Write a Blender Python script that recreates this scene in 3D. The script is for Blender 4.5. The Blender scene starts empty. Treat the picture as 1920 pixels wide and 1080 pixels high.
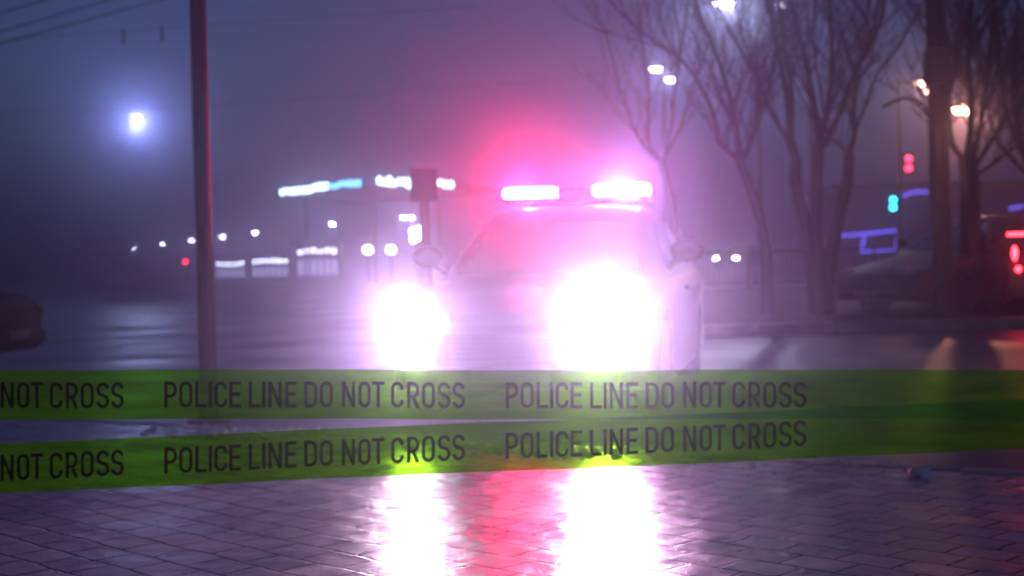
import bpy, bmesh, math, random
from mathutils import Vector, Matrix
R = math.radians
rnd = random.Random(7)
sc = bpy.context.scene
col = sc.collection

# ------------------------------------------------------------------ camera
CAM_H = 1.0
FPX = 2667.0                       # focal length in pixels of the 1920 wide photograph (50 mm)
PITCH, ROLL = R(1.12), R(1.5)
fwd = Vector((0, math.cos(PITCH), -math.sin(PITCH)))
r0 = Vector((1, 0, 0)); u0 = r0.cross(fwd)
rgt = (r0 * math.cos(ROLL) - u0 * math.sin(ROLL)).normalized()
upv = rgt.cross(fwd).normalized()
cam_pos = Vector((0, 0, CAM_H))
cd = bpy.data.cameras.new("camera"); cam = bpy.data.objects.new("camera", cd); col.objects.link(cam)
M = Matrix((rgt, upv, -fwd)).transposed().to_4x4(); M.translation = cam_pos
cam.matrix_world = M
cd.sensor_width = 36; cd.lens = 50.0; cd.clip_end = 3000; cd.clip_start = 0.05
cd.dof.use_dof = True; cd.dof.focus_distance = 3.4; cd.dof.aperture_fstop = 3.4
sc.camera = cam

def P(px, py, d):
    return cam_pos + rgt * ((px - 960) / FPX * d) + upv * ((540 - py) / FPX * d) + fwd * d
def G(px, py, z=0.0):
    v = rgt * ((px - 960) / FPX) + upv * ((540 - py) / FPX) + fwd
    return cam_pos + v * ((z - CAM_H) / v.z)

# ------------------------------------------------------------------ world, exposure, render settings
w = bpy.data.worlds.new("World"); sc.world = w; w.use_nodes = True
nt = w.node_tree; nt.nodes.clear()
out = nt.nodes.new('ShaderNodeOutputWorld'); bg = nt.nodes.new('ShaderNodeBackground')
sky = nt.nodes.new('ShaderNodeTexSky'); sky.sky_type = 'NISHITA'; sky.sun_disc = False
sky.sun_elevation = R(4.0); sky.sun_rotation = R(200)
tint = nt.nodes.new('ShaderNodeMix'); tint.data_type = 'RGBA'; tint.blend_type = 'MULTIPLY'
tint.inputs['Factor'].default_value = 1.0
nt.links.new(sky.outputs[0], tint.inputs[6]); tint.inputs[7].default_value = (0.26, 0.38, 1.0, 1)
nt.links.new(tint.outputs[2], bg.inputs[0]); bg.inputs[1].default_value = 0.15
nt.links.new(bg.outputs[0], out.inputs[0])
sc.view_settings.view_transform = 'Standard'; sc.view_settings.look = 'None'
sc.view_settings.exposure = -1.0; sc.view_settings.gamma = 1.0
sc.render.engine = 'CYCLES'
cy = sc.cycles
cy.use_denoising = True
cy.max_bounces = 8; cy.diffuse_bounces = 2; cy.glossy_bounces = 3; cy.transmission_bounces = 4
cy.volume_bounces = 0; cy.transparent_max_bounces = 12
cy.sample_clamp_indirect = 4.0
cy.caustics_reflective = False; cy.caustics_refractive = False

# ------------------------------------------------------------------ tagging and mesh helpers
def tag(o, label=None, cat=None, group=None, kind=None):
    if label: o['label'] = label
    if cat: o['category'] = cat
    if group: o['group'] = group
    if kind: o['kind'] = kind
    return o
def empty(name, loc=(0, 0, 0), rz=0.0, label=None, cat=None, group=None):
    o = bpy.data.objects.new(name, None); o.empty_display_size = 0.2
    o.location = loc; o.rotation_euler = (0, 0, rz); col.objects.link(o)
    return tag(o, label, cat, group)

class MB:
    def __init__(s): s.v = []; s.f = []
    def add(s, vs, fs):
        n = len(s.v); s.v += [tuple(p) for p in vs]; s.f += [tuple(i + n for i in f) for f in fs]
        return s
    def box(s, c, d, rz=0.0, bev=0.0):
        bm = bmesh.new(); bmesh.ops.create_cube(bm, size=1)
        for v in bm.verts: v.co = Vector((v.co.x * d[0], v.co.y * d[1], v.co.z * d[2]))
        if bev > 0: bmesh.ops.bevel(bm, geom=bm.edges[:], offset=bev, segments=2, affect='EDGES', profile=0.5)
        m = Matrix.Translation(Vector(c)) @ Matrix.Rotation(rz, 4, 'Z')
        bm.verts.index_update()
        s.add([m @ v.co for v in bm.verts], [[v.index for v in f.verts] for f in bm.faces]); bm.free(); return s
    def tube(s, pts, rad, n=8, caps=True):
        pts = [Vector(p) for p in pts]
        if not hasattr(rad, '__len__'): rad = [rad] * len(pts)
        vs, fs = [], []; ref = None
        for i, p in enumerate(pts):
            t = (pts[min(i + 1, len(pts) - 1)] - pts[max(i - 1, 0)]).normalized()
            if ref is None: ref = t.orthogonal().normalized()
            a = (ref - t * ref.dot(t))
            a = t.orthogonal().normalized() if a.length < 1e-5 else a.normalized()
            ref = a; b = t.cross(a)
            for k in range(n):
                th = 2 * math.pi * k / n
                vs.append(p + (a * math.cos(th) + b * math.sin(th)) * rad[i])
        for i in range(len(pts) - 1):
            for k in range(n):
                k2 = (k + 1) % n
                fs.append((i * n + k, i * n + k2, (i + 1) * n + k2, (i + 1) * n + k))
        if caps:
            fs.append(tuple(range(n))[::-1]); fs.append(tuple(range((len(pts) - 1) * n, len(pts) * n)))
        return s.add(vs, fs)
    def lathe(s, prof, n=24, m=None):          # prof: list of (r, z) about local Z
        m = m or Matrix(); vs, fs = [], []
        for r, z in prof:
            for k in range(n):
                th = 2 * math.pi * k / n; vs.append(m @ Vector((r * math.cos(th), r * math.sin(th), z)))
        for i in range(len(prof) - 1):
            for k in range(n):
                k2 = (k + 1) % n
                fs.append((i * n + k, i * n + k2, (i + 1) * n + k2, (i + 1) * n + k))
        fs.append(tuple(range(n))[::-1]); fs.append(tuple(range((len(prof) - 1) * n, len(prof) * n)))
        return s.add(vs, fs)
    def ball(s, c, d, u=14, v=9, m=None):
        m = m or Matrix()
        prof = [(max(1e-4, math.sin(math.pi * i / v)), -math.cos(math.pi * i / v)) for i in range(v + 1)]
        mm = Matrix.Translation(Vector(c)) @ m @ Matrix.Diagonal((d[0], d[1], d[2], 1))
        return s.lathe(prof, u, mm)
    def build(s, name, mat, parent=None, smooth=40, loc=None):
        me = bpy.data.meshes.new(name); me.from_pydata(s.v, [], s.f); me.update()
        bm = bmesh.new(); bm.from_mesh(me); bmesh.ops.recalc_face_normals(bm, faces=bm.faces[:]); bm.to_mesh(me); bm.free()
        if smooth:
            me.polygons.foreach_set('use_smooth', [True] * len(me.polygons)); me.set_sharp_from_angle(angle=R(smooth))
        if mat: me.materials.append(mat)
        o = bpy.data.objects.new(name, me); col.objects.link(o)
        if parent: o.parent = parent
        if loc: o.location = loc
        return o

# ------------------------------------------------------------------ materials
def mat_new(name):
    m = bpy.data.materials.new(name); m.use_nodes = True
    n = m.node_tree.nodes; l = m.node_tree.links
    return m, n, l, n['Principled BSDF'], n['Material Output']
def simple(name, c, rough=0.5, metal=0.0, noise=0.15, scale=8.0, bump=0.0, coat=0.0):
    m, n, l, b, o = mat_new(name)
    b.inputs['Roughness'].default_value = rough; b.inputs['Metallic'].default_value = metal
    b.inputs['Coat Weight'].default_value = coat
    tc = n.new('ShaderNodeTexCoord'); nz = n.new('ShaderNodeTexNoise'); nz.inputs['Scale'].default_value = scale
    nz.inputs['Detail'].default_value = 5
    rp = n.new('ShaderNodeValToRGB')
    rp.color_ramp.elements[0].position = 0.3; rp.color_ramp.elements[1].position = 0.7
    rp.color_ramp.elements[0].color = tuple(x * (1 - noise) for x in c) + (1,)
    rp.color_ramp.elements[1].color = tuple(min(1, x * (1 + noise)) for x in c) + (1,)
    l.new(tc.outputs['Object'], nz.inputs['Vector']); l.new(nz.outputs[0], rp.inputs[0]); l.new(rp.outputs[0], b.inputs['Base Color'])
    if bump > 0:
        bp = n.new('ShaderNodeBump'); bp.inputs['Strength'].default_value = 0.6; bp.inputs['Distance'].default_value = bump
        l.new(nz.outputs[0], bp.inputs['Height']); l.new(bp.outputs[0], b.inputs['Normal'])
    return m
def glow(name, c, s):
    m = bpy.data.materials.new(name); m.use_nodes = True
    n = m.node_tree.nodes; l = m.node_tree.links; n.remove(n['Principled BSDF'])
    e = n.new('ShaderNodeEmission'); e.inputs[0].default_value = tuple(c) + (1,); e.inputs[1].default_value = s
    l.new(e.outputs[0], n['Material Output'].inputs[0]); return m

def pavement_mat():
    m, n, l, b, o = mat_new('wet_paving')
    geo = n.new('ShaderNodeNewGeometry'); mp = n.new('ShaderNodeMapping'); mp.inputs['Rotation'].default_value = (0, 0, R(46))
    l.new(geo.outputs['Position'], mp.inputs['Vector'])
    # small waviness of the joints
    wv = n.new('ShaderNodeTexNoise'); wv.inputs['Scale'].default_value = 3.5; wv.inputs['Detail'].default_value = 2
    l.new(geo.outputs['Position'], wv.inputs['Vector'])
    ad = n.new('ShaderNodeMix'); ad.data_type = 'VECTOR'; ad.blend_type = 'ADD' if hasattr(ad, 'blend_type') else ad.blend_type
    sub = n.new('ShaderNodeVectorMath'); sub.operation = 'MULTIPLY_ADD'
    sub.inputs[1].default_value = (0.045, 0.045, 0); l.new(wv.outputs[1], sub.inputs[0]); l.new(mp.outputs[0], sub.inputs[2])
    n.remove(ad)
    br = n.new('ShaderNodeTexBrick'); br.offset = 0.5; br.squash = 1.0
    br.inputs['Scale'].default_value = 1.0; br.inputs['Brick Width'].default_value = 0.215; br.inputs['Row Height'].default_value = 0.158
    br.inputs['Mortar Size'].default_value = 0.009; br.inputs['Mortar Smooth'].default_value = 0.6; br.inputs['Bias'].default_value = 0.0
    br.inputs['Color1'].default_value = (0.36, 0.335, 0.38, 1); br.inputs['Color2'].default_value = (0.50, 0.47, 0.52, 1)
    br.inputs['Mortar'].default_value = (0.02, 0.018, 0.02, 1)
    l.new(sub.outputs[0], br.inputs['Vector'])
    st = n.new('ShaderNodeTexNoise'); st.inputs['Scale'].default_value = 2.2; st.inputs['Detail'].default_value = 6
    l.new(geo.outputs['Position'], st.inputs['Vector'])
    mx = n.new('ShaderNodeMix'); mx.data_type = 'RGBA'; mx.blend_type = 'MULTIPLY'; mx.inputs['Factor'].default_value = 0.6
    rp = n.new('ShaderNodeValToRGB'); rp.color_ramp.elements[0].position = .35; rp.color_ramp.elements[1].position = .65
    rp.color_ramp.elements[0].color = (.55, .55, .55, 1)
    l.new(st.outputs[0], rp.inputs[0]); l.new(br.outputs['Color'], mx.inputs[6]); l.new(rp.outputs[0], mx.inputs[7])
    l.new(mx.outputs[2], b.inputs['Base Color'])
    # wetness
    rr = n.new('ShaderNodeMapRange'); rr.inputs[1].default_value = .3; rr.inputs[2].default_value = .7
    rr.inputs[3].default_value = 0.17; rr.inputs[4].default_value = 0.44
    l.new(st.outputs[0], rr.inputs[0]); l.new(rr.outputs[0], b.inputs['Roughness'])
    b.inputs['Specular IOR Level'].default_value = 0.13
    # grain (sparkle) + joints
    gr = n.new('ShaderNodeTexNoise'); gr.inputs['Scale'].default_value = 75; gr.inputs['Detail'].default_value = 4
    l.new(geo.outputs['Position'], gr.inputs['Vector'])
    b1 = n.new('ShaderNodeBump'); b1.inputs['Strength'].default_value = 0.6; b1.inputs['Distance'].default_value = 0.004
    l.new(gr.outputs[0], b1.inputs['Height'])
    # every paver lies at a slightly different tilt
    tl_ = n.new('ShaderNodeTexNoise'); tl_.inputs['Scale'].default_value = 7.0; tl_.inputs['Detail'].default_value = 1
    l.new(geo.outputs['Position'], tl_.inputs['Vector'])
    b3 = n.new('ShaderNodeBump'); b3.inputs['Strength'].default_value = 0.8; b3.inputs['Distance'].default_value = 0.012
    l.new(tl_.outputs[0], b3.inputs['Height']); l.new(b1.outputs[0], b3.inputs['Normal'])
    inv = n.new('ShaderNodeMath'); inv.operation = 'SUBTRACT'; inv.inputs[0].default_value = 1.0
    l.new(br.outputs['Fac'], inv.inputs[1])
    b2 = n.new('ShaderNodeBump'); b2.inputs['Strength'].default_value = 1.0; b2.inputs['Distance'].default_value = 0.012
    l.new(inv.outputs[0], b2.inputs['Height']); l.new(b3.outputs[0], b2.inputs['Normal']); l.new(b2.outputs[0], b.inputs['Normal'])
    return m
def road_mat():
    m, n, l, b, o = mat_new('wet_asphalt')
    geo = n.new('ShaderNodeNewGeometry')
    st = n.new('ShaderNodeTexNoise'); st.inputs['Scale'].default_value = 0.5; st.inputs['Detail'].default_value = 6
    gr = n.new('ShaderNodeTexNoise'); gr.inputs['Scale'].default_value = 60; gr.inputs['Detail'].default_value = 3
    l.new(geo.outputs['Position'], st.inputs['Vector']); l.new(geo.outputs['Position'], gr.inputs['Vector'])
    rp = n.new('ShaderNodeValToRGB'); rp.color_ramp.elements[0].color = (.035, .035, .038, 1); rp.color_ramp.elements[1].color = (.08, .075, .08, 1)
    l.new(st.outputs[0], rp.inputs[0]); l.new(rp.outputs[0], b.inputs['Base Color'])
    rr = n.new('ShaderNodeMapRange'); rr.inputs[1].default_value = .35; rr.inputs[2].default_value = .65
    rr.inputs[3].default_value = .28; rr.inputs[4].default_value = .5
    l.new(st.outputs[0], rr.inputs[0]); l.new(rr.outputs[0], b.inputs['Roughness'])
    b1 = n.new('ShaderNodeBump'); b1.inputs['Strength'].default_value = .5; b1.inputs['Distance'].default_value = .006
    l.new(gr.outputs[0], b1.inputs['Height']); l.new(b1.outputs[0], b.inputs['Normal'])
    return m
def film_mat(name, tr, bodyc, mix, gloss, creased=0):
    """thin plastic film: tinted see-through + light scattered through it + a weak sheen"""
    m = bpy.data.materials.new(name); m.use_nodes = True
    n = m.node_tree.nodes; l = m.node_tree.links; n.remove(n['Principled BSDF'])
    t = n.new('ShaderNodeBsdfTransparent'); t.inputs[0].default_value = tr + (1,)
    d = n.new('ShaderNodeBsdfTranslucent'); d.inputs[0].default_value = bodyc + (1,)
    df = n.new('ShaderNodeBsdfDiffuse'); df.inputs[0].default_value = bodyc + (1,)
    g = n.new('ShaderNodeBsdfGlossy'); g.inputs['Roughness'].default_value = .25; g.inputs[0].default_value = (.6, .6, .6, 1)
    m0 = n.new('ShaderNodeMixShader'); m0.inputs[0].default_value = .25
    m1 = n.new('ShaderNodeMixShader'); m1.inputs[0].default_value = mix
    m2 = n.new('ShaderNodeMixShader'); m2.inputs[0].default_value = gloss
    l.new(d.outputs[0], m0.inputs[1]); l.new(df.outputs[0], m0.inputs[2])
    l.new(t.outputs[0], m1.inputs[1]); l.new(m0.outputs[0], m1.inputs[2])
    l.new(m1.outputs[0], m2.inputs[1]); l.new(g.outputs[0], m2.inputs[2])
    l.new(m2.outputs[0], n['Material Output'].inputs[0])
    if creased:                                  # stretched, crinkled film: its thickness varies along fine slanting creases
        tc = n.new('ShaderNodeTexCoord'); mp = n.new('ShaderNodeMapping'); mp.inputs['Scale'].default_value = (5, 1, 34); mp.inputs['Rotation'].default_value = (0, R(7), 0)
        nz = n.new('ShaderNodeTexNoise'); nz.inputs['Scale'].default_value = 1.6; nz.inputs['Detail'].default_value = 5; nz.inputs['Distortion'].default_value = .6
        rp = n.new('ShaderNodeValToRGB'); rp.color_ramp.elements[0].position = .32; rp.color_ramp.elements[1].position = .68
        rp.color_ramp.elements[0].color = (.62, .70, .5, 1); rp.color_ramp.elements[1].color = (1.0, 1.0, 1.0, 1)
        l.new(tc.outputs['Object'], mp.inputs[0]); l.new(mp.outputs[0], nz.inputs['Vector']); l.new(nz.outputs[0], rp.inputs[0])
        for nd, c in ((t, tr), (d, bodyc)):
            mu = n.new('ShaderNodeMix'); mu.data_type = 'RGBA'; mu.blend_type = 'MULTIPLY'; mu.inputs['Factor'].default_value = 1
            mu.inputs[6].default_value = c + (1,); l.new(rp.outputs[0], mu.inputs[7]); l.new(mu.outputs[2], nd.inputs[0])
    return m

MT = dict(
    paving=pavement_mat(), road=road_mat(),
    kerb=simple('kerb_stone', (.2, .19, .19), .45, noise=.25, scale=6, bump=.004),
    soil=simple('verge_soil', (.035, .035, .025), .85, noise=.5, scale=3, bump=.05),
    steel=simple('galvanised_steel', (.012, .013, .018), .5, .0, noise=.15, scale=14),
    dark_steel=simple('dark_steel', (.04, .04, .045), .5, .2),
    bark=simple('bark', (.022, .018, .017), .8, noise=.4, scale=25, bump=.01),
    bark2=simple('bark_limewashed', (.04, .036, .034), .8, noise=.4, scale=25, bump=.01),
    wood=simple('old_pole_wood', (.014, .012, .012), .8, noise=.3, scale=20, bump=.008),
    white_paint=simple('white_car_paint', (.62, .62, .64), .25, noise=.04, coat=.6),
    patrol_paint=simple('patrol_paint', (.06, .035, .045), .3, noise=.1, coat=.4),
    dark_paint=simple('dark_car_paint', (.008, .008, .01), .5, noise=.1, coat=.1),
    red_paint=simple('maroon_car_paint', (.06, .012, .014), .25, noise=.1, coat=.6),
    blue_paint=simple('navy_car_paint', (.008, .009, .014), .7, noise=.1),
    glass=simple('car_glass', (.02, .022, .026), .06, noise=.1, coat=1.0),
    rubber=simple('tyre_rubber', (.02, .02, .02), .8), plastic=simple('black_plastic', (.025, .025, .027), .45),
    rim=simple('alloy', (.4, .4, .42), .3, .8), plate=simple('plate', (.12, .12, .12), .5),
    wall=simple('kiosk_wall', (.16, .16, .18), .7), shop=simple('shop_wall', (.12, .09, .085), .8, noise=.25, scale=2),
    slush=simple('slush_ice', (.6, .6, .64), .25, noise=.3, scale=20, bump=.01),
    scrap=simple('pale_plastic', (.5, .56, .7), .3),
    film=film_mat('tape_film', (.24, .68, .014), (.14, .80, .010), .065, .003, 1),
    ink=film_mat('tape_ink', (.02, .002, .10), (.002, .001, .002), .3, .003),
    e_head=glow('headlight_lens', (1, .92, 1), 60), e_red=glow('lens_red', (1, .26, .44), 24), e_violet=glow('lens_violet', (1, .72, 1), 28),
    e_lamp=glow('lamp_cool', (.78, .84, 1), 70), e_lamp_near=glow('lamp_cool_near', (.85, .87, 1), 40),
    e_warm=glow('lamp_warm', (1, .55, .4), 30), e_orange=glow('lamp_orange', (1, .42, .26), 90),
    e_far=glow('lamp_far', (.66, .68, 1), 420), e_strip=glow('strip_cool', (.5, .8, 1), 16), e_strip_cyan=glow('strip_cyan', (.1, .45, 1), 10),
    e_win=glow('kiosk_window', (.7, .74, 1), 14), e_winlow=glow('kiosk_window_low', (.5, .5, .95), 2.2),
    e_red_sig=glow('signal_red', (1, .02, .06), 30), e_cyan_sig=glow('signal_cyan', (.02, .65, 1), 22),
    e_tail=glow('tail_red', (1, .03, .05), 30), e_led=glow('led_violet', (.14, .11, 1), 3.2), e_carfar=glow('far_headlight', (.95, .97, 1), 90),
    lens_off=simple('lens_off', (.35, .35, .38), .1, coat=1.0), lens_red_off=simple('lens_red_off', (.08, .006, .006), .5),
)

def point(name, loc, energy, c, parent=None, rad=.06):
    ld = bpy.data.lights.new(name, 'POINT'); ld.energy = energy; ld.color = c; ld.shadow_soft_size = rad
    o = bpy.data.objects.new(name, ld); o.location = loc; col.objects.link(o)
    if parent: o.parent = parent
    return o

# ------------------------------------------------------------------ ground
ROAD_Z = -0.08
bm_ = MB(); bm_.add([(-230, -40, ROAD_Z), (230, -40, ROAD_Z), (230, 420, ROAD_Z), (-230, 420, ROAD_Z)], [(0, 1, 2, 3)])
tag(bm_.build('road', MT['road'], smooth=0), kind='structure')
ea, eb = G(300, 800), G(1700, 880)
dv = (eb - ea).normalized(); nv = Vector((dv.y, -dv.x, 0))        # nv points towards the camera
if nv.y > 0: nv = -nv
a, b = ea - dv * 25, eb + dv * 25
pv = MB(); pv.add([a, b, b + nv * 30, a + nv * 30] + [p + Vector((0, 0, -.3)) for p in (a, b, b + nv * 30, a + nv * 30)],
                  [(0, 1, 2, 3), (0, 1, 5, 4), (1, 2, 6, 5), (2, 3, 7, 6), (3, 0, 4, 7)])
tag(pv.build('pavement', MT['paving'], smooth=0), kind='structure')
kb = MB(); ang = math.atan2(dv.y, dv.x)
for i in range(50):
    c = a + dv * (i + .5) - nv * .08
    kb.box((c.x, c.y, -.12), (.992, .15, .25), ang, .012)
tag(kb.build('kerb', MT['kerb']), kind='structure')

# verge on the far side of the road with its kerb
VY = 18.6; VX0 = 1.2
vg = MB()
nx, ny = 46, 16
vs = []
for j in range(ny + 1):
    for i in range(nx + 1):
        x = VX0 + (70 - VX0) * i / nx; y = VY + .15 + (20.5) * j / ny
        vs.append((x, y, .03 + (0 if j in (0, ny) else .05 * rnd.random()) + .06 * j / ny))
fs = [(j * (nx + 1) + i, j * (nx + 1) + i + 1, (j + 1) * (nx + 1) + i + 1, (j + 1) * (nx + 1) + i) for j in range(ny) for i in range(nx)]
vg.add(vs, fs)
tag(vg.build('verge', MT['soil'], smooth=80), kind='structure')
kb = MB()
for i in range(69):
    kb.box((VX0 + i + .5, VY + .075, -.02), (.99, .15, .2), 0, .012)
tag(kb.build('verge_kerb', MT['kerb']), kind='structure')

# ------------------------------------------------------------------ cars
WF, WR, RAD = -1.38, 1.32, .31
ST = [(-2.25, .60, .30, .50, .56), (-2.20, .74, .24, .57, .63), (-2.05, .83, .21, .64, .71), (-1.6, .88, .2, .73, .82), (-1.2, .89, .2, .80, .885),
      (-.9, .90, .2, .86, .94), (0, .90, .2, .90, .97), (1.2, .90, .2, .92, .99), (1.75, .885, .22, .91, 1.0), (2.1, .84, .26, .88, .975),
      (2.21, .76, .32, .80, .89), (2.25, .68, .37, .70, .76)]
def stat(y):
    for i in range(len(ST) - 1):
        if ST[i][0] <= y <= ST[i + 1][0]:
            t = (y - ST[i][0]) / (ST[i + 1][0] - ST[i][0])
            return [ST[i][k] + (ST[i + 1][k] - ST[i][k]) * t for k in range(1, 5)]
    return list(ST[-1][1:])
def section(y):
    w_, zb, zs, zt = stat(y)
    za = zb
    for c in (WF, WR):
        if abs(y - c) < .37: za = max(za, RAD + math.sqrt(.37 ** 2 - (y - c) ** 2))
    za = min(za, zs - .1)
    return [(0, zb), (w_ - .27, zb), (w_ - .265, za), (w_ * .985, za), (w_, max(za + .015, .46)), (w_ * .995, max(za + .03, zs - .06)),
            (w_ * .95, zs + .005), (w_ * .62, zs + (zt - zs) * .72), (0, zt)]
def car(name, loc, rz, label, paint, group=None, scale=1.0, head=None, tail=None, police=False):
    root = empty(name, loc, rz, label, 'police car' if police else 'car', group); root.scale = (scale,) * 3
    ys = sorted(set([s[0] for s in ST] + [-2.25 + 4.5 * i / 60 for i in range(61)] + [c + d * .37 for c in (WF, WR) for d in (-.999, -.95, -.8, -.6, .6, .8, .95, .999)]))
    mb = MB(); n = 9; vs = []; fs = []
    for y in ys:
        h = section(y)
        full = [(x, z) for x, z in h] + [(-x, z) for x, z in h[-2:0:-1]]
        vs += [(x, y, z) for x, z in full]
    k = 16
    for i in range(len(ys) - 1):
        for j in range(k):
            j2 = (j + 1) % k; fs.append((i * k + j, i * k + j2, (i + 1) * k + j2, (i + 1) * k + j))
    fs.append(tuple(range(k))[::-1]); fs.append(tuple(range((len(ys) - 1) * k, len(ys) * k)))
    mb.add(vs, fs); mb.build('body', paint, root, 35)
    # cabin
    def ring(yf, yr, wd, z, cf=.2):
        return [(-wd + cf * .5, yf, z), (wd - cf * .5, yf, z), (wd, yf + cf, z), (wd, yr - cf, z), (wd - cf * .5, yr, z), (-wd + cf * .5, yr, z), (-wd, yr - cf, z), (-wd, yf + cf, z)]
    r_ = [ring(-.98, 1.78, .83, .90), ring(-.2, 1.12, .64, 1.36), ring(-.1, 1.02, .56, 1.425), ring(.15, .75, .25, 1.455)]
    mb = MB(); mb.add([p for q in r_ for p in q], [(i * 8 + j, i * 8 + (j + 1) % 8, i * 8 + 8 + (j + 1) % 8, i * 8 + 8 + j) for i in range(3) for j in range(8)] + [tuple(range(24, 32))])
    mb.build('cabin', paint, root, 50)
    def pane(nm, c4, inset=(.06, .1), off=.006):
        a_, b_, c_, d_ = [Vector(p) for p in c4]
        def bl(u, v): return (a_ * (1 - u) + b_ * u) * (1 - v) + (d_ * (1 - u) + c_ * u) * v
        nn = (b_ - a_).cross(d_ - a_).normalized()
        ctr = (a_ + b_ + c_ + d_) / 4
        if nn.dot(ctr - Vector((0, .4, 1.0))) < 0: nn = -nn
        q = [bl(inset[0], inset[1]), bl(1 - inset[0], inset[1]), bl(1 - inset[0], 1 - inset[1]), bl(inset[0], 1 - inset[1])]
        m_ = MB(); m_.add([p + nn * off for p in q] + [p - nn * .01 for p in q], [(0, 1, 2, 3), (0, 1, 5, 4), (1, 2, 6, 5), (2, 3, 7, 6), (3, 0, 4, 7)])
        return m_.build(nm, MT['glass'], root, 0)
    b0, b1 = r_[0], r_[1]
    pane('windshield', (b0[0], b0[1], b1[1], b1[0]), (.03, .1))
    pane('rear_window', (b0[4], b0[5], b1[5], b1[4]), (.05, .15))
    for (i, j) in ((2, 3), (6, 7)):
        A, B, C_, D = [Vector(p) for p in (b0[i], b0[j], b1[j], b1[i])]
        for (u0, u1) in ((.02, .49), (.52, .98)):
            pane('side_window', (A.lerp(B, u0), A.lerp(B, u1), D.lerp(C_, u1), D.lerp(C_, u0)), (.03, .14))
    for sx in (-1, 1):
        for (y0, y1) in ((-.92, .10), (.12, .97)):
            m_ = MB(); rows = []
            for y in (y0, (y0 + y1) / 2, y1):
                w_, zb, zs, zt = stat(y)
                rows += [(sx * (w_ * .992 + .005), y, .26), (sx * (w_ + .005), y, .46), (sx * (w_ * .995 + .005), y, zs - .06), (sx * (w_ * .96 + .005), y, zs - .012)]
            m_.add(rows, [(i * 4 + j, i * 4 + j + 1, i * 4 + 5 + j, i * 4 + 4 + j) for i in range(2) for j in range(3)])
            dr = m_.build('door', paint, root, 60)
            hb = MB(); hb.box((sx * .915, y1 - .14, .80), (.03, .17, .028), 0, .008); hb.build('handle', MT['plastic'], dr)
        # mirror
        mm = MB(); mm.ball((sx * .97, -.62, 1.08), (.125, .075, .085)); mm.tube([(sx * .82, -.6, .95), (sx * .94, -.61, 1.05)], .03, 6)
        mm.build('wing_mirror', MT['plastic'] if not police else MT['dark_paint'], root)
        # lights
        hl = MB(); hl.ball((sx * .61, -2.11, .66), (.17, .11, .08)); hlo = hl.build('headlight', head or MT['lens_off'], root)
        tl = MB(); tl.box((sx * .66, 2.215, .76), (.24, .07, .13), 0, .025); tl.build('taillight', tail or MT['lens_red_off'], root)
        fg = MB(); fg.ball((sx * .6, -2.17, .37), (.07, .05, .05)); fg.build('fog_lamp', head if police else MT['lens_off'], root)
        for yc in (WF, WR):
            mw = Matrix.Translation((sx * .77, yc, RAD)) @ Matrix.Rotation(R(90), 4, 'Y')
            wh = empty('wheel', (0, 0, 0)); wh.parent = root
            ty = MB(); ty.lathe([(.20, -.1), (.285, -.1), (.31, -.07), (.31, .07), (.285, .1), (.2, .1)], 28, mw); ty.build('tyre', MT['rubber'], wh)
            rm = MB(); rm.lathe([(.2, -.06), (.2, .095 * sx if sx > 0 else -.095)] if False else [(.195, -.05), (.195, .05)], 24, mw)
            for q in range(5):
                th = q * 2 * math.pi / 5
                rm.box((sx * .845, yc + .1 * math.cos(th), RAD + .1 * math.sin(th)), (.03, .06 + .1 * abs(math.cos(th)), .06 + .1 * abs(math.sin(th))))
            rm.build('rim', MT['rim'], wh)
    gr = MB()
    for i in range(5): gr.box((0, -2.25, .44 + .03 * i), (.8, .03, .012))
    gr.box((0, -2.243, .50), (.86, .02, .17), 0, .004); gr.build('grille', MT['plastic'], root)
    bp = MB(); bp.box((0, -2.2, .31), (1.36, .16, .14), 0, .04); bp.build('front_bumper', MT['plastic'] if not police else paint, root)
    bp = MB(); bp.box((0, 2.2, .43), (1.5, .18, .16), 0, .045); bp.build('rear_bumper', paint, root)
    for yy, zz in ((-2.287, .33), (2.295, .47)):
        pl = MB(); pl.box((0, yy, zz), (.5, .012, .11), 0, .004); pl.build('number_plate', MT['plate'], root)
    return root

# police car: front centre near the kerb, nose turned a little to the left of the camera
TH = R(12.0); CS = 1.04
front = P(966, 640, 9.35); front.z = ROAD_Z
axis = Vector((math.sin(TH), math.cos(TH), 0))
cpos = front + axis * 2.12 * CS
police = car('police_car', cpos, -TH, 'patrol car with blazing headlights and a lit red and white roof light bar', MT['patrol_paint'],
             scale=CS, head=MT['e_head'], police=True)
lb = MB(); lb.box((0, .42, 1.505), (1.2, .26, .05), 0, .015); lb.box((-.45, .42, 1.455), (.06, .2, .09)); lb.box((.45, .42, 1.455), (.06, .2, .09))
lb.box((0, .42, 1.565), (.28, .24, .075), 0, .02)
bar = lb.build('light_bar', MT['plastic'], police)
for sx, mt in ((-1, 'e_red'), (1, 'e_violet')):
    ln = MB(); ln.box((sx * .37, .42, 1.575), (.44, .25, .09), 0, .035); ln.build('beacon_lens', MT[mt], bar)
HEAD = ((-.61, .69, 820, (1, .66, .93)), (.61, .69, 1250, (1, .65, .92)), (-.6, .43, 380, (1, .65, .92)), (.6, .43, 540, (1, .65, .92)))
for sx, hz_, e, c in HEAD:
    ld = bpy.data.lights.new('headlight_beam', 'SPOT'); ld.energy = e; ld.color = c; ld.spot_size = R(44); ld.spot_blend = 1.0; ld.shadow_soft_size = .07
    o = bpy.data.objects.new('headlight_beam', ld); o.parent = police; o.location = (sx, -2.34, hz_); o.rotation_euler = (R(95), 0, R(180 + 4)); col.objects.link(o)
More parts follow.
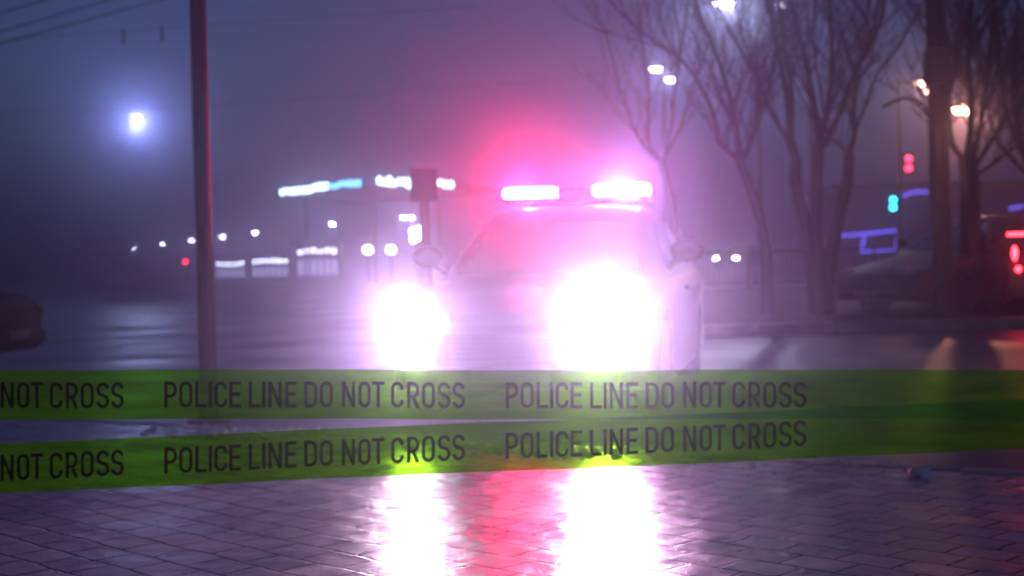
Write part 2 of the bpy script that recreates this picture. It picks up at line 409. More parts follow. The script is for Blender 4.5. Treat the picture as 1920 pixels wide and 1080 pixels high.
for sx, e, c in ((-.37, 1800, (1, .026, .115)), (.40, 520, (1, .36, .95))):
    ld = bpy.data.lights.new('beacon_beam', 'SPOT'); ld.energy = e; ld.color = c; ld.spot_size = R(124); ld.spot_blend = 1.0; ld.shadow_soft_size = .06
    o = bpy.data.objects.new('beacon_beam', ld); o.parent = police; o.location = (sx, .25, 1.58); o.rotation_euler = (R(122), 0, R(180)); col.objects.link(o)

# dark saloon at left edge: only its tail is in the frame
lc = G(-8, 712, ROAD_Z)
car('parked_car', lc + Vector((-2.05, 1.0, 0)), R(-97), 'dark saloon at the left edge with only its boot and rear wheel in view', MT['blue_paint'], 'cars standing in the street', .9)
# dark car on the right behind the tall post
rc = P(1835, 545, 22.0); rc.z = .06
car('parked_car', (rc.x, rc.y, .04), R(-62), 'unlit dark car parked behind the thick wooden post', MT['dark_paint'], 'cars standing in the street', 1.0)
# car with red tail lights at right edge
tq = P(1903, 478, 20.0)
tcar = car('parked_car', (tq.x + .70, tq.y + 2.34, ROAD_Z), R(180), 'maroon hatchback at the right edge showing glowing red tail lights', MT['red_paint'], 'cars standing in the street', 1.04)
for sx in (1, -1):
    mb = MB(); mb.ball((sx * .675, 2.25, .955), (.035, .05, .10)); mb.build('brake_light', MT['e_tail'], tcar)
    mb = MB(); mb.ball((sx * .635, 2.27, .74), (.04, .04, .04)); mb.build('reversing_light', MT['e_tail'], tcar)
mb = MB(); mb.box((0, 1.83, 1.215), (1.25, .05, .045), 0, .015); mb.build('high_brake_light', MT['e_tail'], tcar)
point('tail_glow', (.6, 2.5, .9), 7, (1, .03, .05), tcar, .08)

# far oncoming car
oc = P(1386, 486, 95.0)
car('oncoming_car', (oc.x, oc.y, .0), R(-30), 'distant car with two white headlights beyond the railing', MT['dark_paint'], 'cars standing in the street', 1.15, head=MT['e_carfar'])

# ------------------------------------------------------------------ tall posts at left and right
pb = G(392, 792, ROAD_Z); pb2 = P(390, 690, pb.y + .02); pt = P(371.5, 0, pb.y)
dirp = (pt - P(390, 690, pb.y)).normalized()
lp = empty('lamp_post', pb, 0, 'bare grey metal post leaning slightly left in front of the misty street', 'post')
up_loc = [Vector((0, 0, 0)), dirp * 3.2, dirp * 8.5]
mb = MB(); mb.tube(up_loc, [.062, .058, .05], 20); mb.build('pole', MT['steel'], lp)
mb = MB(); mb.lathe([(.15, 0), (.15, .025), (.075, .03), (.07, .12)], 20); mb.build('base_flange', MT['dark_steel'], lp)

wp = P(1772, 602, 20.5); wp.z = 0.03
wt = P(1752, 0, 20.5); wd_ = (wt - wp).normalized()
up_ = empty('utility_post', wp, 0, 'thick dark wooden post with a curved arm standing beside the parked car', 'post')
mb = MB(); mb.tube([(0, 0, -.05), wd_ * 2.5, wd_ * 3.4, wd_ * 8], [.15, .14, .135, .12], 16); mb.build('pole', MT['wood'], up_)
mb = MB(); q = P(1757, 125, 20.4) - wp; mb.box(q, (.36, .3, .5), 0, .05); mb.build('junction_box', MT['dark_steel'], up_)
ap = [P(x, y, 20.5) - wp for x, y in ((1758, 232), (1748, 212), (1735, 198), (1715, 186), (1695, 184), (1675, 190), (1655, 200))]
mb = MB(); mb.tube(ap, .025, 8); mb.build('arm', MT['dark_steel'], up_)

# ------------------------------------------------------------------ bare trees
def limb_mb(mb, pts, r0_, r1_, n=7):
    k = len(pts); mb.tube(pts, [r0_ + (r1_ - r0_) * i / (k - 1) for i in range(k)], n)
def smooth_pts(pts, sub=3):
    pts = [Vector(p) for p in pts]; o = []
    for i in range(len(pts) - 1):
        p0, p1, p2, p3 = pts[max(i - 1, 0)], pts[i], pts[i + 1], pts[min(i + 2, len(pts) - 1)]
        for s in range(sub):
            t = s / sub
            o.append(.5 * ((2 * p1) + (p2 - p0) * t + (2 * p0 - 5 * p1 + 4 * p2 - p3) * t * t + (3 * p1 - p0 - 3 * p2 + p3) * t ** 3))
    o.append(pts[-1]); return o
def shoots(mb, pts, r_base, level, rg, dens):
    k = len(pts)
    for i in range(2, k):
        for _ in range(dens if rg.random() < .85 else 0):
            p = pts[i - 1].lerp(pts[i], rg.random()); t = (pts[i] - pts[i - 1]).normalized()
            side = Vector((rg.uniform(-1, 1), rg.uniform(-1, 1), rg.uniform(-.3, .5)))
            d = (t * .75 + side * .8 + Vector((0, 0, .25))).normalized()
            L = (rg.uniform(.8, 2.0) if level == 0 else rg.uniform(.35, .9)) * (1 if i < k - 1 else 1.2)
            q = [p]; dd = d
            for s in range(4):
                dd = (dd + Vector((rg.uniform(-.22, .22), rg.uniform(-.22, .22), rg.uniform(-.05, .2)))).normalized(); q.append(q[-1] + dd * (L / 4))
            r = r_base * (.42 if level == 0 else .5)
            limb_mb(mb, q, r, r * .3, 5 if level == 0 else 3)
            if level < 2: shoots(mb, q, r, level + 1, rg, 1 if level else 2)
def tree(label, d, trunk, limbs, rt, seed, base_mat='bark', twigs=True, group='bare trees along the verge', dens=1, jitter=.5):
    rg = random.Random(seed)
    base = P(*trunk[0], d); bz = .05
    root = empty('bare_tree', (base.x, base.y, bz), 0, label, 'tree', group)
    o = Vector((base.x, base.y, bz))
    tp = [P(x, y, d) - o for x, y in trunk]; tp[0] = Vector((0, 0, -.08))
    tps = smooth_pts(tp, 4); k = len(tps)
    mb = MB(); mb.tube(tps, [.86 * rt * (1.18 - .4 * (i / (k - 1)) ** .7) * (1 + .06 * rg.uniform(-1, 1)) for i in range(k)], 12); mb.build('trunk', MT[base_mat], root, 60)
    cr = MB()
    for pl, r in limbs:
        j1 = rg.uniform(-jitter, jitter)
        lp_ = [P(x, y, d + j1 * i / len(pl)) - o for i, (x, y) in enumerate(pl)]
        ext = (lp_[-1] - lp_[-2]).normalized() + Vector((0, 0, .3))
        lp_ += [lp_[-1] + ext.normalized() * 1.0, lp_[-1] + ext.normalized() * 2.0 + Vector((rg.uniform(-.3, .3), rg.uniform(-.3, .3), .3))]
        sp = smooth_pts(lp_, 3)
        limb_mb(cr, sp, r * .72, r * .2, 8)
        if twigs: shoots(cr, sp, r * .5, 0, rg, dens)
    cr.build('crown', MT['bark'], root, 60)
    return root
tree('slim bare tree with a bent trunk and limewashed foot right of the patrol car mirror', 22.0,
     [(1441, 612), (1440, 545), (1436, 470), (1424, 405), (1404, 345), (1386, 300)],
     [([(1386, 302), (1362, 280), (1347, 262), (1345, 240), (1330, 195), (1300, 140), (1270, 105), (1215, 70)], .07),
      ([(1384, 302), (1383, 255), (1370, 190), (1350, 120), (1325, 55), (1305, 0)], .075),
      ([(1390, 305), (1405, 270), (1415, 240), (1422, 180), (1420, 150), (1390, 95), (1360, 40)], .075),
      ([(1414, 246), (1435, 190), (1450, 120), (1460, 70), (1475, 10)], .045)], .12, 3, 'bark2')
tree('bare tree with a straight tall stem, left one of the close cluster', 22.4,
     [(1532, 605), (1527, 540), (1518, 470), (1505, 400), (1492, 340), (1492, 300), (1482, 266)],
     [([(1482, 268), (1460, 235), (1440, 195), (1424, 150), (1400, 90)], .05), ([(1482, 268), (1475, 180), (1462, 110), (1445, 30), (1440, 0)], .07),
      ([(1484, 262), (1485, 170), (1470, 90), (1462, 0)], .06)], .12, 11)
tree('bare tree with a thick knobbed stem in the middle of the close cluster', 21.6,
     [(1540, 605), (1536, 520), (1532, 440), (1532, 340), (1536, 268)],
     [([(1535, 270), (1530, 220), (1520, 160), (1505, 90), (1490, 30), (1482, -20)], .08), ([(1536, 268), (1555, 190), (1560, 100), (1555, 0)], .08),
      ([(1545, 275), (1580, 200), (1600, 140), (1640, 70), (1660, 0)], .07)], .135, 19)
tree('bare tree leaning right with an elbow bend, right one of the close cluster', 21.8,
     [(1551, 606), (1553, 530), (1560, 470), (1577, 395), (1590, 335), (1592, 290)],
     [([(1592, 292), (1602, 250), (1601, 200), (1610, 130), (1635, 60), (1650, 0)], .07), ([(1592, 290), (1572, 270), (1556, 258), (1548, 230), (1540, 180)], .05),
      ([(1598, 262), (1622, 200), (1645, 140), (1690, 80)], .04)], .125, 23)
tree('broad bare tree forking low in front of the orange lamp at the right', 21.0,
     [(1812, 612), (1818, 520), (1818, 430), (1820, 350), (1814, 296)],
     [([(1808, 300), (1786, 270), (1779, 220), (1780, 180), (1786, 140), (1797, 70)], .075), ([(1814, 298), (1820, 240), (1821, 180), (1815, 120), (1822, 40)], .085),
      ([(1824, 300), (1838, 235), (1848, 160), (1862, 60)], .07), ([(1830, 310), (1862, 260), (1892, 215), (1930, 160)], .05),
      ([(1828, 330), (1872, 300), (1912, 270), (1950, 250)], .04)], .19, 31, dens=2)
tree('smaller bare tree rising behind the patrol car roof', 27.0,
     [(1268, 575), (1266, 470), (1262, 400), (1250, 340), (1240, 302)],
     [([(1240, 304), (1215, 265), (1216, 200), (1212, 140), (1203, 70)], .06), ([(1241, 302), (1258, 240), (1265, 170), (1279, 80)], .06),
      ([(1243, 300), (1275, 240), (1296, 170), (1322, 100)], .05), ([(1238, 306), (1205, 270), (1180, 220), (1160, 160)], .05)], .12, 37)
tree('bare tree with dense twigs cut off by the right edge', 24.0,
     [(1935, 600), (1938, 500), (1940, 400), (1935, 320)],
     [([(1935, 322), (1900, 250), (1880, 170), (1870, 60)], .07), ([(1935, 322), (1915, 270), (1900, 180), (1905, 60)], .08),
      ([(1938, 320), (1950, 230), (1940, 120)], .08), ([(1934, 335), (1890, 290), (1860, 240), (1845, 150)], .05)], .17, 41, dens=2)

# ------------------------------------------------------------------ railing on the verge
FY = 38.0
f0 = P(1285, 545, FY).x; f1 = P(1760, 545, FY).x
fb = empty('railing', ((f0 + f1) / 2, FY, .08), 0, 'low dark metal railing of thin upright bars behind the trees', 'railing')
mb = MB(); L = f1 - f0
mb.box((0, 0, .98), (L, .05, .05)); mb.box((0, 0, .14), (L, .05, .05)); mb.build('rail', MT['dark_steel'], fb)
mb = MB()
for i in range(int(L / .14)): mb.box((-L / 2 + .07 + i * .14, 0, .56), (.024, .024, .79))
mb.build('bars', MT['dark_steel'], fb)
for i in range(5):
    mb = MB(); mb.box((-L / 2 + L * i / 4, -.05, .53), (.08, .045, 1.12), 0, .008); mb.build('post', MT['dark_steel'], fb)

# ------------------------------------------------------------------ street lamps
def lamp(px, py, d, label, mat, size, energy, c, group, twin=None, arm=.9, name='street_lamp', base_z=ROAD_Z):
    p = P(px, py, d); side = 1 if px < 960 else 1
    root = empty(name, (p.x + arm * side, p.y, base_z), 0, label, 'street lamp', group)
    h = p.z - base_z
    mb = MB(); mb.tube([(0, 0, 0), (0, 0, h * .5), (0, 0, h + .1)], [.09, .07, .05], 10); mb.build('pole', MT['dark_steel'], root)
    heads = [Vector((-arm * side, 0, h))]
    if twin:
        p2 = P(twin[0], twin[1], d + twin[2]); heads.append(p2 - Vector(root.location))
    for hd in heads:
        mb = MB(); mb.tube([(0, 0, h + .05), hd * .5 + Vector((0, 0, h + .12)) * .5, hd + Vector((0, 0, .1))], .03, 6); mb.build('arm', MT['dark_steel'], root)
        mb = MB(); mb.ball(hd + Vector((0, 0, .07)), (size * 1.35, size * 1.1, size * .45), 12, 6); hh = mb.build('lamp_head', MT['dark_steel'], root)
        mb = MB(); mb.ball(hd, (size, size * .8, size * .55), 12, 8); mb.build('bulb', MT[mat], hh)
        if energy: point('lamp_light', hd + Vector((0, -size * 1.3, -size * .9)), energy, c, root, size * .5)
    return root
cool = (.55, .62, 1)
p = P(257, 219, 52); r_ = empty('street_lamp', p, 0, 'bright lone street lamp glowing in the mist high left of the grey post', 'street lamp', 'street lamps')
mb = MB(); mb.tube([(-26, 1, 1.7), (-13, .5, .75), (0, 0, .22), (14, -.5, .8), (28, -1, 1.9)], .008, 5); mb.build('cable', MT['dark_steel'], r_)
mb = MB(); mb.lathe([(.03, .24), (.08, .16), (.24, .08), (.27, .02)], 16); hh = mb.build('lamp_head', MT['dark_steel'], r_)
mb = MB(); mb.ball((0, 0, -.02), (.12, .12, .10)); mb.build('bulb', MT['e_lamp_near'], hh)
point('lamp_light', (0, 0, -.20), 1100, (.40, .48, 1), r_, .03)
lamp(1358, 3, 40, 'bright white street lamp at the top edge above the bare trees', 'e_lamp_near', .3, 1300, (.74, .78, 1), 'street lamps')
lamp(1463, 11, 46, 'small white street lamp at the top edge between branches', 'e_lamp_near', .13, 60, cool, 'street lamps')
lamp(1230, 128, 46, 'twin white street lamp right above the patrol car beacon', 'e_lamp_near', .2, 200, cool, 'street lamps', twin=(1258, 148, 2), arm=.2)
lamp(1726, 155, 50, 'twin warm street lamp beside the thick wooden post', 'e_warm', .2, 160, (1, .6, .45), 'street lamps', twin=(1745, 171, 2), arm=-.8)
lamp(1806, 204, 30, 'orange street lamp with a large halo seen through the forked tree', 'e_orange', .22, 430, (1, .40, .24), 'street lamps', arm=-.7)
words = ['first', 'second', 'third', 'fourth', 'fifth', 'sixth', 'last and largest']
for i, (x, y) in enumerate(((252, 465), (304, 457), (359, 450), (417, 443), (478, 436), (623, 419), (757, 407))):
    d = 4.3 / (((488 - (x - 960) * .026) - y) / FPX)
    lab = '%s lamp from the left in the receding row of tiny far lamps' % words[i]
    lamp(x, y, d, lab, 'e_far', .26, 120, cool, 'far row of street lamps', twin=(771, 407, 0) if i == 6 else None)

# low lanterns near the kiosks and the four-globe lantern
for x, y, lab in ((690, 468, 'low white lantern just right of the lit kiosks'), (733, 468, 'low white lantern between the kiosks and the patrol car headlight')):
    p = P(x, y, 90); r_ = empty('park_lantern', (p.x, p.y, ROAD_Z), 0, lab, 'lantern', 'low lanterns')
    mb = MB(); mb.tube([(0, 0, 0), (0, 0, p.z + .02)], .05, 8); mb.build('pole', MT['dark_steel'], r_)
    mb = MB(); mb.ball((0, 0, p.z - ROAD_Z), (.28, .28, .24)); mb.build('globe', MT['e_lamp_near'], r_)
p = P(783, 470, 60); r_ = empty('globe_lantern', (p.x, p.y, ROAD_Z), 0, 'lantern with a cluster of four white globes left of the windshield', 'lantern')
mb = MB(); mb.tube([(0, 0, 0), (0, 0, 2.15)], .05, 8); mb.build('pole', MT['dark_steel'], r_)
for x, y in ((775, 434), (787, 430), (775, 448), (788, 445)):
    q = P(x, y, 60) - Vector(r_.location); mb = MB(); mb.ball(q, (.14, .14, .14)); g_ = mb.build('globe', MT['e_lamp_near'], r_)

# ------------------------------------------------------------------ traffic signals
def signal(px, ys, d, label, mat, post_px, r=.1):
    pts = [P(px, y, d) for y in ys]; pp = P(post_px, ys[0], d)
    root = empty('traffic_light', (pp.x, pp.y, ROAD_Z if d > 60 else .04), 0, label, 'traffic light', 'traffic lights')
    o = Vector(root.location)
    top = pts[0].z + .35 - o.z
    mb = MB(); mb.tube([(0, .14, 0), (0, .14, top)], .05, 8); mb.build('pole', MT['dark_steel'], root)
    zs = [q.z - o.z for q in pts]; xc = pts[0].x - o.x
    mb = MB(); mb.box((xc, .05, sum(zs) / len(zs)), (.3, .16, max(zs) - min(zs) + .38), 0, .03)
    if abs(xc) > .2: mb.box((xc / 2, .1, zs[0]), (abs(xc), .04, .04))
    hs = mb.build('housing', MT['plastic'], root)
    for q in pts:
        mb = MB(); mb.ball((q.x - o.x, -.05, q.z - o.z), (r, .05, r), 14, 8); mb.build('lens', MT[mat], hs)
        vz = MB(); vz.tube([(q.x - o.x - r * 1.2, -.1, q.z - o.z + r * .9), (q.x - o.x, -.12, q.z - o.z + r * 1.5), (q.x - o.x + r * 1.2, -.1, q.z - o.z + r * .9)], .012, 5); vz.build('visor', MT['plastic'], hs)
    return root
signal(1703, (298, 315), 45, 'traffic light with two red lenses lit beside the thick wooden post', 'e_red_sig', 1690)
signal(1674, (375, 389), 45, 'traffic light with two cyan green lenses lit above the violet outlines', 'e_cyan_sig', 1685)
signal(348, (491,), 120, 'far traffic light showing red just left of the grey post', 'e_red_sig', 352, .16)

# ------------------------------------------------------------------ shop with violet LED outlines
SD = 62
sx0, sx1 = P(1572, 440, SD).x, P(1990, 440, SD).x
sh = empty('shop', ((sx0 + sx1) / 2, SD + 3.2, ROAD_Z), 0, 'low shop outlined with violet light tubes behind the trees', 'shop')
so = Vector(sh.location)
mb = MB(); mb.box((0, 0, 1.9), (sx1 - sx0, 6, 3.8)); mb.build('wall', MT['shop'], sh, 0)
mb = MB(); mb.box((0, -.1, 3.9), (sx1 - sx0 + .5, 6.5, .2), 0, .03); mb.build('roof', MT['dark_steel'], sh)
for x0_, x1_ in ((1622, 1682), (1700, 1750), (1780, 1830), (1840, 1895)):
    a_, b_ = P(x0_, 440, SD).x - so.x, P(x1_, 440, SD).x - so.x
    mb = MB(); mb.box(((a_ + b_) / 2, -3.02, 1.4), (b_ - a_, .06, 1.2)); wn = mb.build('window', MT['glass'], sh, 0)
for seg in ([(1578, 442), (1640, 437)], [(1622, 438), (1685, 432)], [(1683, 370), (1689, 400), (1687, 432)], [(1686, 434), (1680, 467)], [(1615, 472), (1680, 467)],
            [(1622, 438), (1615, 472)], [(1694, 368), (1706, 362), (1722, 359), (1740, 360), (1755, 366)], [(1781, 427), (1792, 426)], [(1824, 426), (1840, 424)], [(1846, 424), (1898, 419)], [(1893, 391), (1918, 387)]):
    mb = MB(); mb.tube([P(x, y, SD) - so for x, y in seg], .075, 8); mb.build('light_tube', MT['e_led'], sh)

# ------------------------------------------------------------------ far forecourt canopy and kiosks on the left
CDp = 75
cl, cm, cr_ = P(527, 362, 84), P(690, 340, CDp), P(850, 347, 80)
cz = cm.z
cn = empty('canopy', (cm.x, cm.y, ROAD_Z), 0, 'flat forecourt canopy edged with bright cyan and white light strips', 'canopy')
co = Vector(cn.location)
def fas(p, q, t0, t1, z, mat, nm, hgt=.42):
    a_, b_ = p.lerp(q, t0) - co, p.lerp(q, t1) - co
    a_.z = b_.z = z; n_ = max(2, int((b_ - a_).length / .34)); mb = MB()
    for i in range(n_):
        c_ = a_.lerp(b_, (i + .5) / n_); k = rnd.uniform(.75, 1.2)
        mb.ball(c_ + Vector((0, 0, rnd.uniform(-.07, .07))), (.15 * k, .1, hgt * .42 * k), 8, 5)
    return mb.build(nm, MT[mat], cn)
zc = cz - ROAD_Z
mb = MB(); top = [cl, cm, cr_, cr_ + Vector((3, 9, 0)), cl + Vector((3, 14, 0))]
mb.add([(p.x - co.x, p.y - co.y + .15, zc - .14) for p in top] + [(p.x - co.x, p.y - co.y + .15, zc + .18) for p in top],
       [(0, 1, 2, 3, 4), (5, 6, 7, 8, 9)] + [(i, (i + 1) % 5, 5 + (i + 1) % 5, 5 + i) for i in range(5)])
mb.build('roof', MT['wall'], cn, 0)
fas(cl, cm, 0.0, .56, zc, 'e_strip', 'light_strip'); fas(cl, cm, .57, .92, zc, 'e_strip_cyan', 'light_strip')
fas(cm, cr_, .10, .49, zc, 'e_strip', 'light_strip', .62); fas(cm, cr_, .8, 1.0, zc, 'e_strip', 'light_strip', .5)
for x, y in ((cl.x + 1, cl.y + 3), (cm.x, cm.y + 3), (cr_.x - 1, cr_.y + 3)):
    mb = MB(); mb.tube([(x - co.x, y - co.y, 0), (x - co.x, y - co.y, zc - .2)], .045, 8); mb.build('column', MT['wall'], cn)
for (x0_, x1_, y, d, lab) in ((556, 632, 471, 100, 'nearest of the three lit kiosks, right of the grey post and below the canopy strip'),
                              (471, 540, 490, 110, 'middle one of the three lit kiosks right of the grey post'),
                              (404, 457, 495, 120, 'farthest lit kiosk right beside the grey post')):
    pa, pb_ = P(x0_, y, d), P(x1_, y, d); W = pb_.x - pa.x
    kk = empty('kiosk', ((pa.x + pb_.x) / 2, pa.y + 1.2, ROAD_Z), 0, lab, 'kiosk', 'lit kiosks')
    z = (pa.z + pb_.z) / 2 - ROAD_Z
    mb = MB(); mb.box((0, .06, (z + .55) / 2), (W + .3, 2.2, z + .55)); mb.build('wall', MT['wall'], kk, 0)
    mb = MB(); mb.box((0, -.1, z + .62), (W + .7, 2.8, .14), 0, .03); mb.build('roof', MT['dark_steel'], kk)
    nW = 6
    for i in range(nW):
        k = rnd.uniform(.7, 1.25)
        mb = MB(); mb.ball((-W / 2 + W * (i + .5) / nW, -1.07, z + rnd.uniform(-.06, .06)), (W / nW * .36, .05, .17 * k), 10, 6); wn = mb.build('window_lamp', MT['e_win'], kk)
        mb = MB(); mb.box((-W / 2 + W * (i + .5) / nW, -1.06, z * .45), (W / nW * .7, .05, z * .5)); mb.build('display_case', MT['e_winlow'], kk, 0)

# dark sign board on a stout post left of the windshield
p = P(795, 346, 40); r_ = empty('sign_board', (p.x, p.y, ROAD_Z), 0, 'dark square sign board on a post against the glow left of the windshield', 'sign')
mb = MB(); mb.box((0, 0, p.z - ROAD_Z), (.78, .12, .95), 0, .02); mb.build('board', MT['dark_steel'], r_)
mb = MB(); mb.tube([(0, .03, 0), (0, .03, p.z - ROAD_Z - .47)], [.2, .16], 12); mb.build('post', MT['dark_steel'], r_)

# ------------------------------------------------------------------ overhead wires
for (xa, ya, xb, yb, lab) in ((-500, 165, 700, -190, 'topmost overhead wire in the upper left corner'), (-500, 200, 700, -155, 'middle overhead wire in the upper left corner'),
                              (-500, 212, 700, -118, 'lowest overhead wire in the upper left corner')):
    A, B = P(xa, ya, 22), P(xb, yb, 30)
    mb = MB(); mb.tube([A.lerp(B, t / 12) - Vector((0, 0, .3 * (t / 12) * (1 - t / 12))) for t in range(13)], .012, 6)
    tag(mb.build('overhead_wire', MT['dark_steel']), lab, 'wire', 'overhead wires')
A, B = P(-500, 108, 34), P(900, 12, 34)
mb = MB(); mb.tube([A.lerp(B, t / 10) for t in range(11)], .008, 5); sw = tag(mb.build('span_wire', MT['dark_steel']), 'thin faint span wire carrying two small insulators in the upper left', 'wire')
for x in (231, 303):
    t = (x + 500) / 1400; q = A.lerp(B, t)
    mb = MB(); mb.lathe([(.02, .05), (.035, .02), (.035, -.3), (.02, -.34)], 10, Matrix.Translation(q)); mb.build('insulator', MT['dark_steel'], sw)

# ------------------------------------------------------------------ slush along the kerb, a scrap of plastic
sl = MB(); rg = random.Random(5)
def clod(c, s):
    n = len(sl.v); sl.ball(c, (s * rg.uniform(.7, 1.6), s * rg.uniform(.6, 1.2), s * rg.uniform(.45, .9)), 7, 5, Matrix.Rotation(rg.uniform(0, 3), 4, 'Z'))
    for i in range(n, len(sl.v)):
        v = sl.v[i]; sl.v[i] = (v[0] + rg.uniform(-.2, .2) * s, v[1] + rg.uniform(-.2, .2) * s, v[2] + rg.uniform(-.2, .2) * s)
L = (eb - ea).length
for i in range(900):
    cl_ = rg.choice((.12, .18, .2, .22, .55, .58, .6, .62, .64, .66, rg.random(), rg.random(), rg.random() * 1.0))
    t = cl_ + rg.gauss(0, .03)
    c = ea + dv * (t * L) + nv * (rg.gauss(.06, .14))
    clod((c.x, c.y, .0), rg.choice((.006, .008, .01, .014, .018, .026)))
tag(sl.build('slush', MT['slush'], smooth=30), 'broken wet ice and slush along the pavement edge', kind='stuff')
p = G(1720, 893); mb = MB(); nn = 6
mb.add([(i * .02 - .05, j * .016 - .04, .012 + .02 * rg.random() + .02 * math.sin(i * 1.3 + j)) for j in range(nn) for i in range(nn)],
       [(j * nn + i, j * nn + i + 1, (j + 1) * nn + i + 1, (j + 1) * nn + i) for j in range(nn - 1) for i in range(nn - 1)])
o = mb.build('plastic_scrap', MT['scrap'], loc=p); tag(o, 'small crumpled pale scrap on the dark wet paving at the right', 'litter')

# ------------------------------------------------------------------ barrier tapes with lettering
H = 49.0; SW = 6.1
def ribbon(pts, closed=False, w_=SW):
    pts = [Vector((x, y)) for x, y in pts]; n = len(pts); L_, R_ = [], []
    for i in range(n):
        if closed: a_, b_ = pts[i - 1], pts[(i + 1) % n]
        else: a_, b_ = pts[max(i - 1, 0)], pts[min(i + 1, n - 1)]
        t1 = (pts[i] - a_).normalized() if (pts[i] - a_).length > 1e-6 else (b_ - pts[i]).normalized()
        t2 = (b_ - pts[i]).normalized() if (b_ - pts[i]).length > 1e-6 else t1
        t = (t1 + t2).normalized(); nn_ = Vector((-t.y, t.x)); k = 1 / max(.5, nn_.dot(Vector((-t1.y, t1.x))))
        L_.append(pts[i] + nn_ * w_ / 2 * k); R_.append(pts[i] - nn_ * w_ / 2 * k)
    q = []
    for i in range(n if closed else n - 1):
        j = (i + 1) % n; q.append((L_[i], L_[j], R_[j], R_[i]))
    return q
def rect(x0, y0, x1, y1): return [(Vector((x0, y0)), Vector((x1, y0)), Vector((x1, y1)), Vector((x0, y1)))]
def arc(cx, cy, rx, ry, a0, a1, n=8): return [(cx + rx * math.cos(R(a0 + (a1 - a0) * i / n)), cy + ry * math.sin(R(a0 + (a1 - a0) * i / n))) for i in range(n + 1)]
def glyph(ch, x0, x1):
    h = SW / 2; a_, b_ = x0 + h, x1 - h; m = (a_ + b_) / 2; rx = (b_ - a_) / 2; ry = min(rx * 1.05, 11)
    if ch == 'I': return rect(x0, 0, x1, H)
    if ch == 'L': return rect(x0, 0, x0 + SW, H) + rect(x0 + SW, 0, x1, SW)
    if ch == 'E': return rect(x0, 0, x0 + SW, H) + rect(x0 + SW, 0, x1, SW) + rect(x0 + SW, H - SW, x1, H) + rect(x0 + SW, H * .52 - h, x1 - 2, H * .52 + h)
    if ch == 'T': return rect(x0, H - SW, x1, H) + rect(m - h, 0, m + h, H - SW)
    if ch == 'N': return rect(x0, 0, x0 + SW, H) + rect(x1 - SW, 0, x1, H) + [(Vector((x0 + SW, H)), Vector((x0 + SW, H - 15)), Vector((x1 - SW, 0)), Vector((x1 - SW, 15)))]
    if ch == 'O': return ribbon(arc(m, H - h - ry, rx, ry, 0, 180) + arc(m, h + ry, rx, ry, 180, 360), True)
    if ch == 'C': return ribbon(arc(m, H - h - ry, rx, ry, 0, 180) + arc(m, h + ry, rx, ry, 180, 360))if False else ribbon([(b_, H * .69)] + arc(m, H - h - ry, rx, ry, 0, 180) + arc(m, h + ry, rx, ry, 180, 360) + [(b_, H * .31)])
    if ch == 'D': return rect(x0, 0, x0 + SW, H) + ribbon([(x0 + SW, H - h)] + [(b_ - 10, H - h)] + arc(b_ - 10, H - h - 11, 10, 11, 90, 0)[1:] + arc(b_ - 10, h + 11, 10, 11, 0, -90) + [(x0 + SW, h)])
    if ch in 'PR':
        mid = H * .44; ry2 = (H - h - mid) / 2
        q = rect(x0, 0, x0 + SW, H) + ribbon([(x0 + SW, H - h), (b_ - 9, H - h)] + arc(b_ - 9, mid + ry2, 9, ry2, 90, -90, 10)[1:] + [(x0 + SW, mid)])
        if ch == 'R': q += [(Vector((m - 1.5, mid - h)), Vector((x1 - SW * 1.05, 0)), Vector((x1 + .4, 0)), Vector((m + 4.8, mid - h)))]
        return q
    if ch == 'S':
        ry3 = (H - 2 * h) / 4
        up1 = arc(m, H - h - ry3, rx, ry3, 8, 270, 14); lo = arc(m, h + ry3, rx, ry3, 90, -172, 14)
        up1 = up1[:-2]; lo = lo[2:]
        return ribbon(up1 + lo)
POS = [('P', 62, 137), ('O', 150, 228), ('L', 245, 312), ('I', 324, 343), ('C', 357, 433), ('E', 445, 515), ('L', 560, 630), ('I', 640, 659), ('N', 676, 755), ('E', 775, 843),
       ('D', 888, 965), ('O', 980, 1057), ('N', 1110, 1188), ('O', 1207, 1280), ('T', 1287, 1362), ('C', 1400, 1475), ('R', 1495, 1567), ('O', 1583, 1660), ('S', 1675, 1752), ('S', 1762, 1838)]
TEXT = []
for ch, x0_, x1_ in POS: TEXT += glyph(ch, (x0_ - 62) / 3.148, (x1_ - 62) / 3.148)
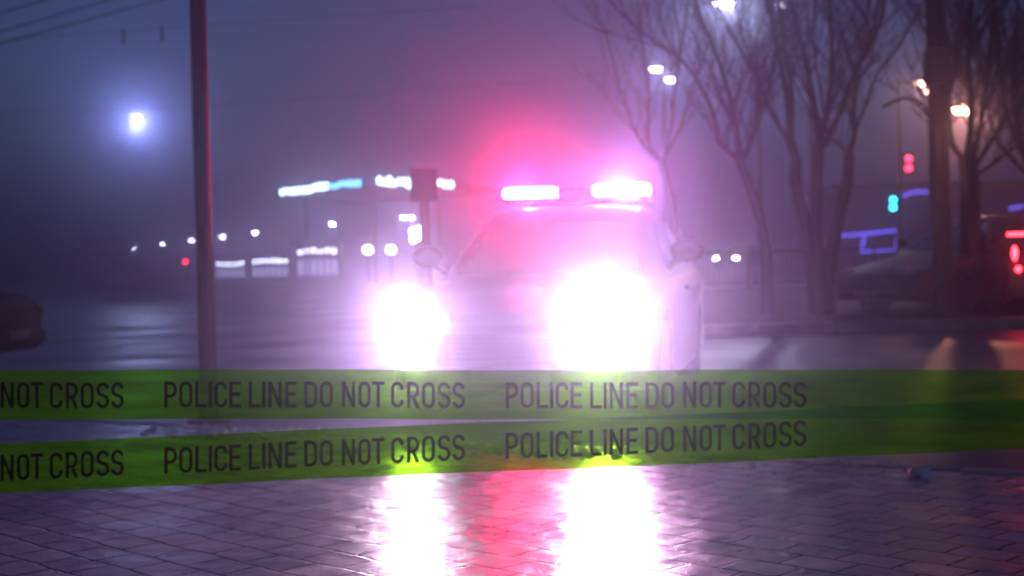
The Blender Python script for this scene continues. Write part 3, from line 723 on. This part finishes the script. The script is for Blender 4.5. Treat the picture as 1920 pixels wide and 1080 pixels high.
def tape(label, d, top, bot, base, slope, seed):
    """top/bot/base: height in photo pixels at x = 0 of the edges and the lettering's foot, slope: pixels per pixel"""
    rg = random.Random(seed); ph = [rg.uniform(0, 6) for _ in range(4)]
    def wav(x, v): return .012 * math.sin(x * .0021 + ph[0]) + .0025 * math.sin(x * .011 + ph[1] + v * 1.2) + .0012 * math.sin(x * .027 + ph[2] - v * 2)
    def sag(x): return .9 * math.sin(x * .006 + ph[3]) + .5 * math.sin(x * .019 + ph[2])
    def pt_(x, y, off=0.0): return P(x, y + slope * x + sag(x), d + .6 * wav(x, (y - top) / 92) - off)
    nx_ = 220; nv_ = 4; vs, fs = [], []
    for i in range(nx_ + 1):
        x = -900 + 3720 * i / nx_
        for j in range(nv_ + 1): vs.append(pt_(x, top + (bot - top) * j / nv_))
    for i in range(nx_):
        for j in range(nv_): fs.append((i * (nv_ + 1) + j, i * (nv_ + 1) + j + 1, (i + 1) * (nv_ + 1) + j + 1, (i + 1) * (nv_ + 1) + j))
    mb = MB(); mb.add(vs, fs); o = tag(mb.build('barrier_tape', MT['film'], smooth=80), label, 'barrier tape', 'police barrier tapes')
    mb = MB()
    for k in range(-2, 2):
        xs = 308 + 640 * (k)
        for q in TEXT:
            # split long quads so that the lettering follows the film
            mb.add([pt_(xs + p_.x, base - p_.y, .002) for p_ in q], [(0, 1, 2, 3)])
    mb.build('lettering', MT['ink'], o, smooth=0)
    return o
tape('upper translucent green yellow tape stretched level across the scene reading POLICE LINE DO NOT CROSS', 2.6, 693.5, 786, 765, 0.0, 1)
tape('lower translucent green yellow tape rising to the right and reading POLICE LINE DO NOT CROSS', 2.56, 831, 924, 901, -.0425, 2)

# ------------------------------------------------------------------ haze
hz = MB(); hz.box((0, 190, 7.4), (480, 480, 17.0))
hm = bpy.data.materials.new('haze'); hm.use_nodes = True
n = hm.node_tree.nodes; n.remove(n['Principled BSDF'])
v = n.new('ShaderNodeVolumePrincipled'); v.inputs['Density'].default_value = 0.010; v.inputs['Anisotropy'].default_value = 0.94
v.inputs['Color'].default_value = (.68, .67, 1, 1)
hm.node_tree.links.new(v.outputs[0], n['Material Output'].inputs['Volume'])
tag(hz.build('haze', hm, smooth=0), 'even night mist filling the street', kind='stuff')
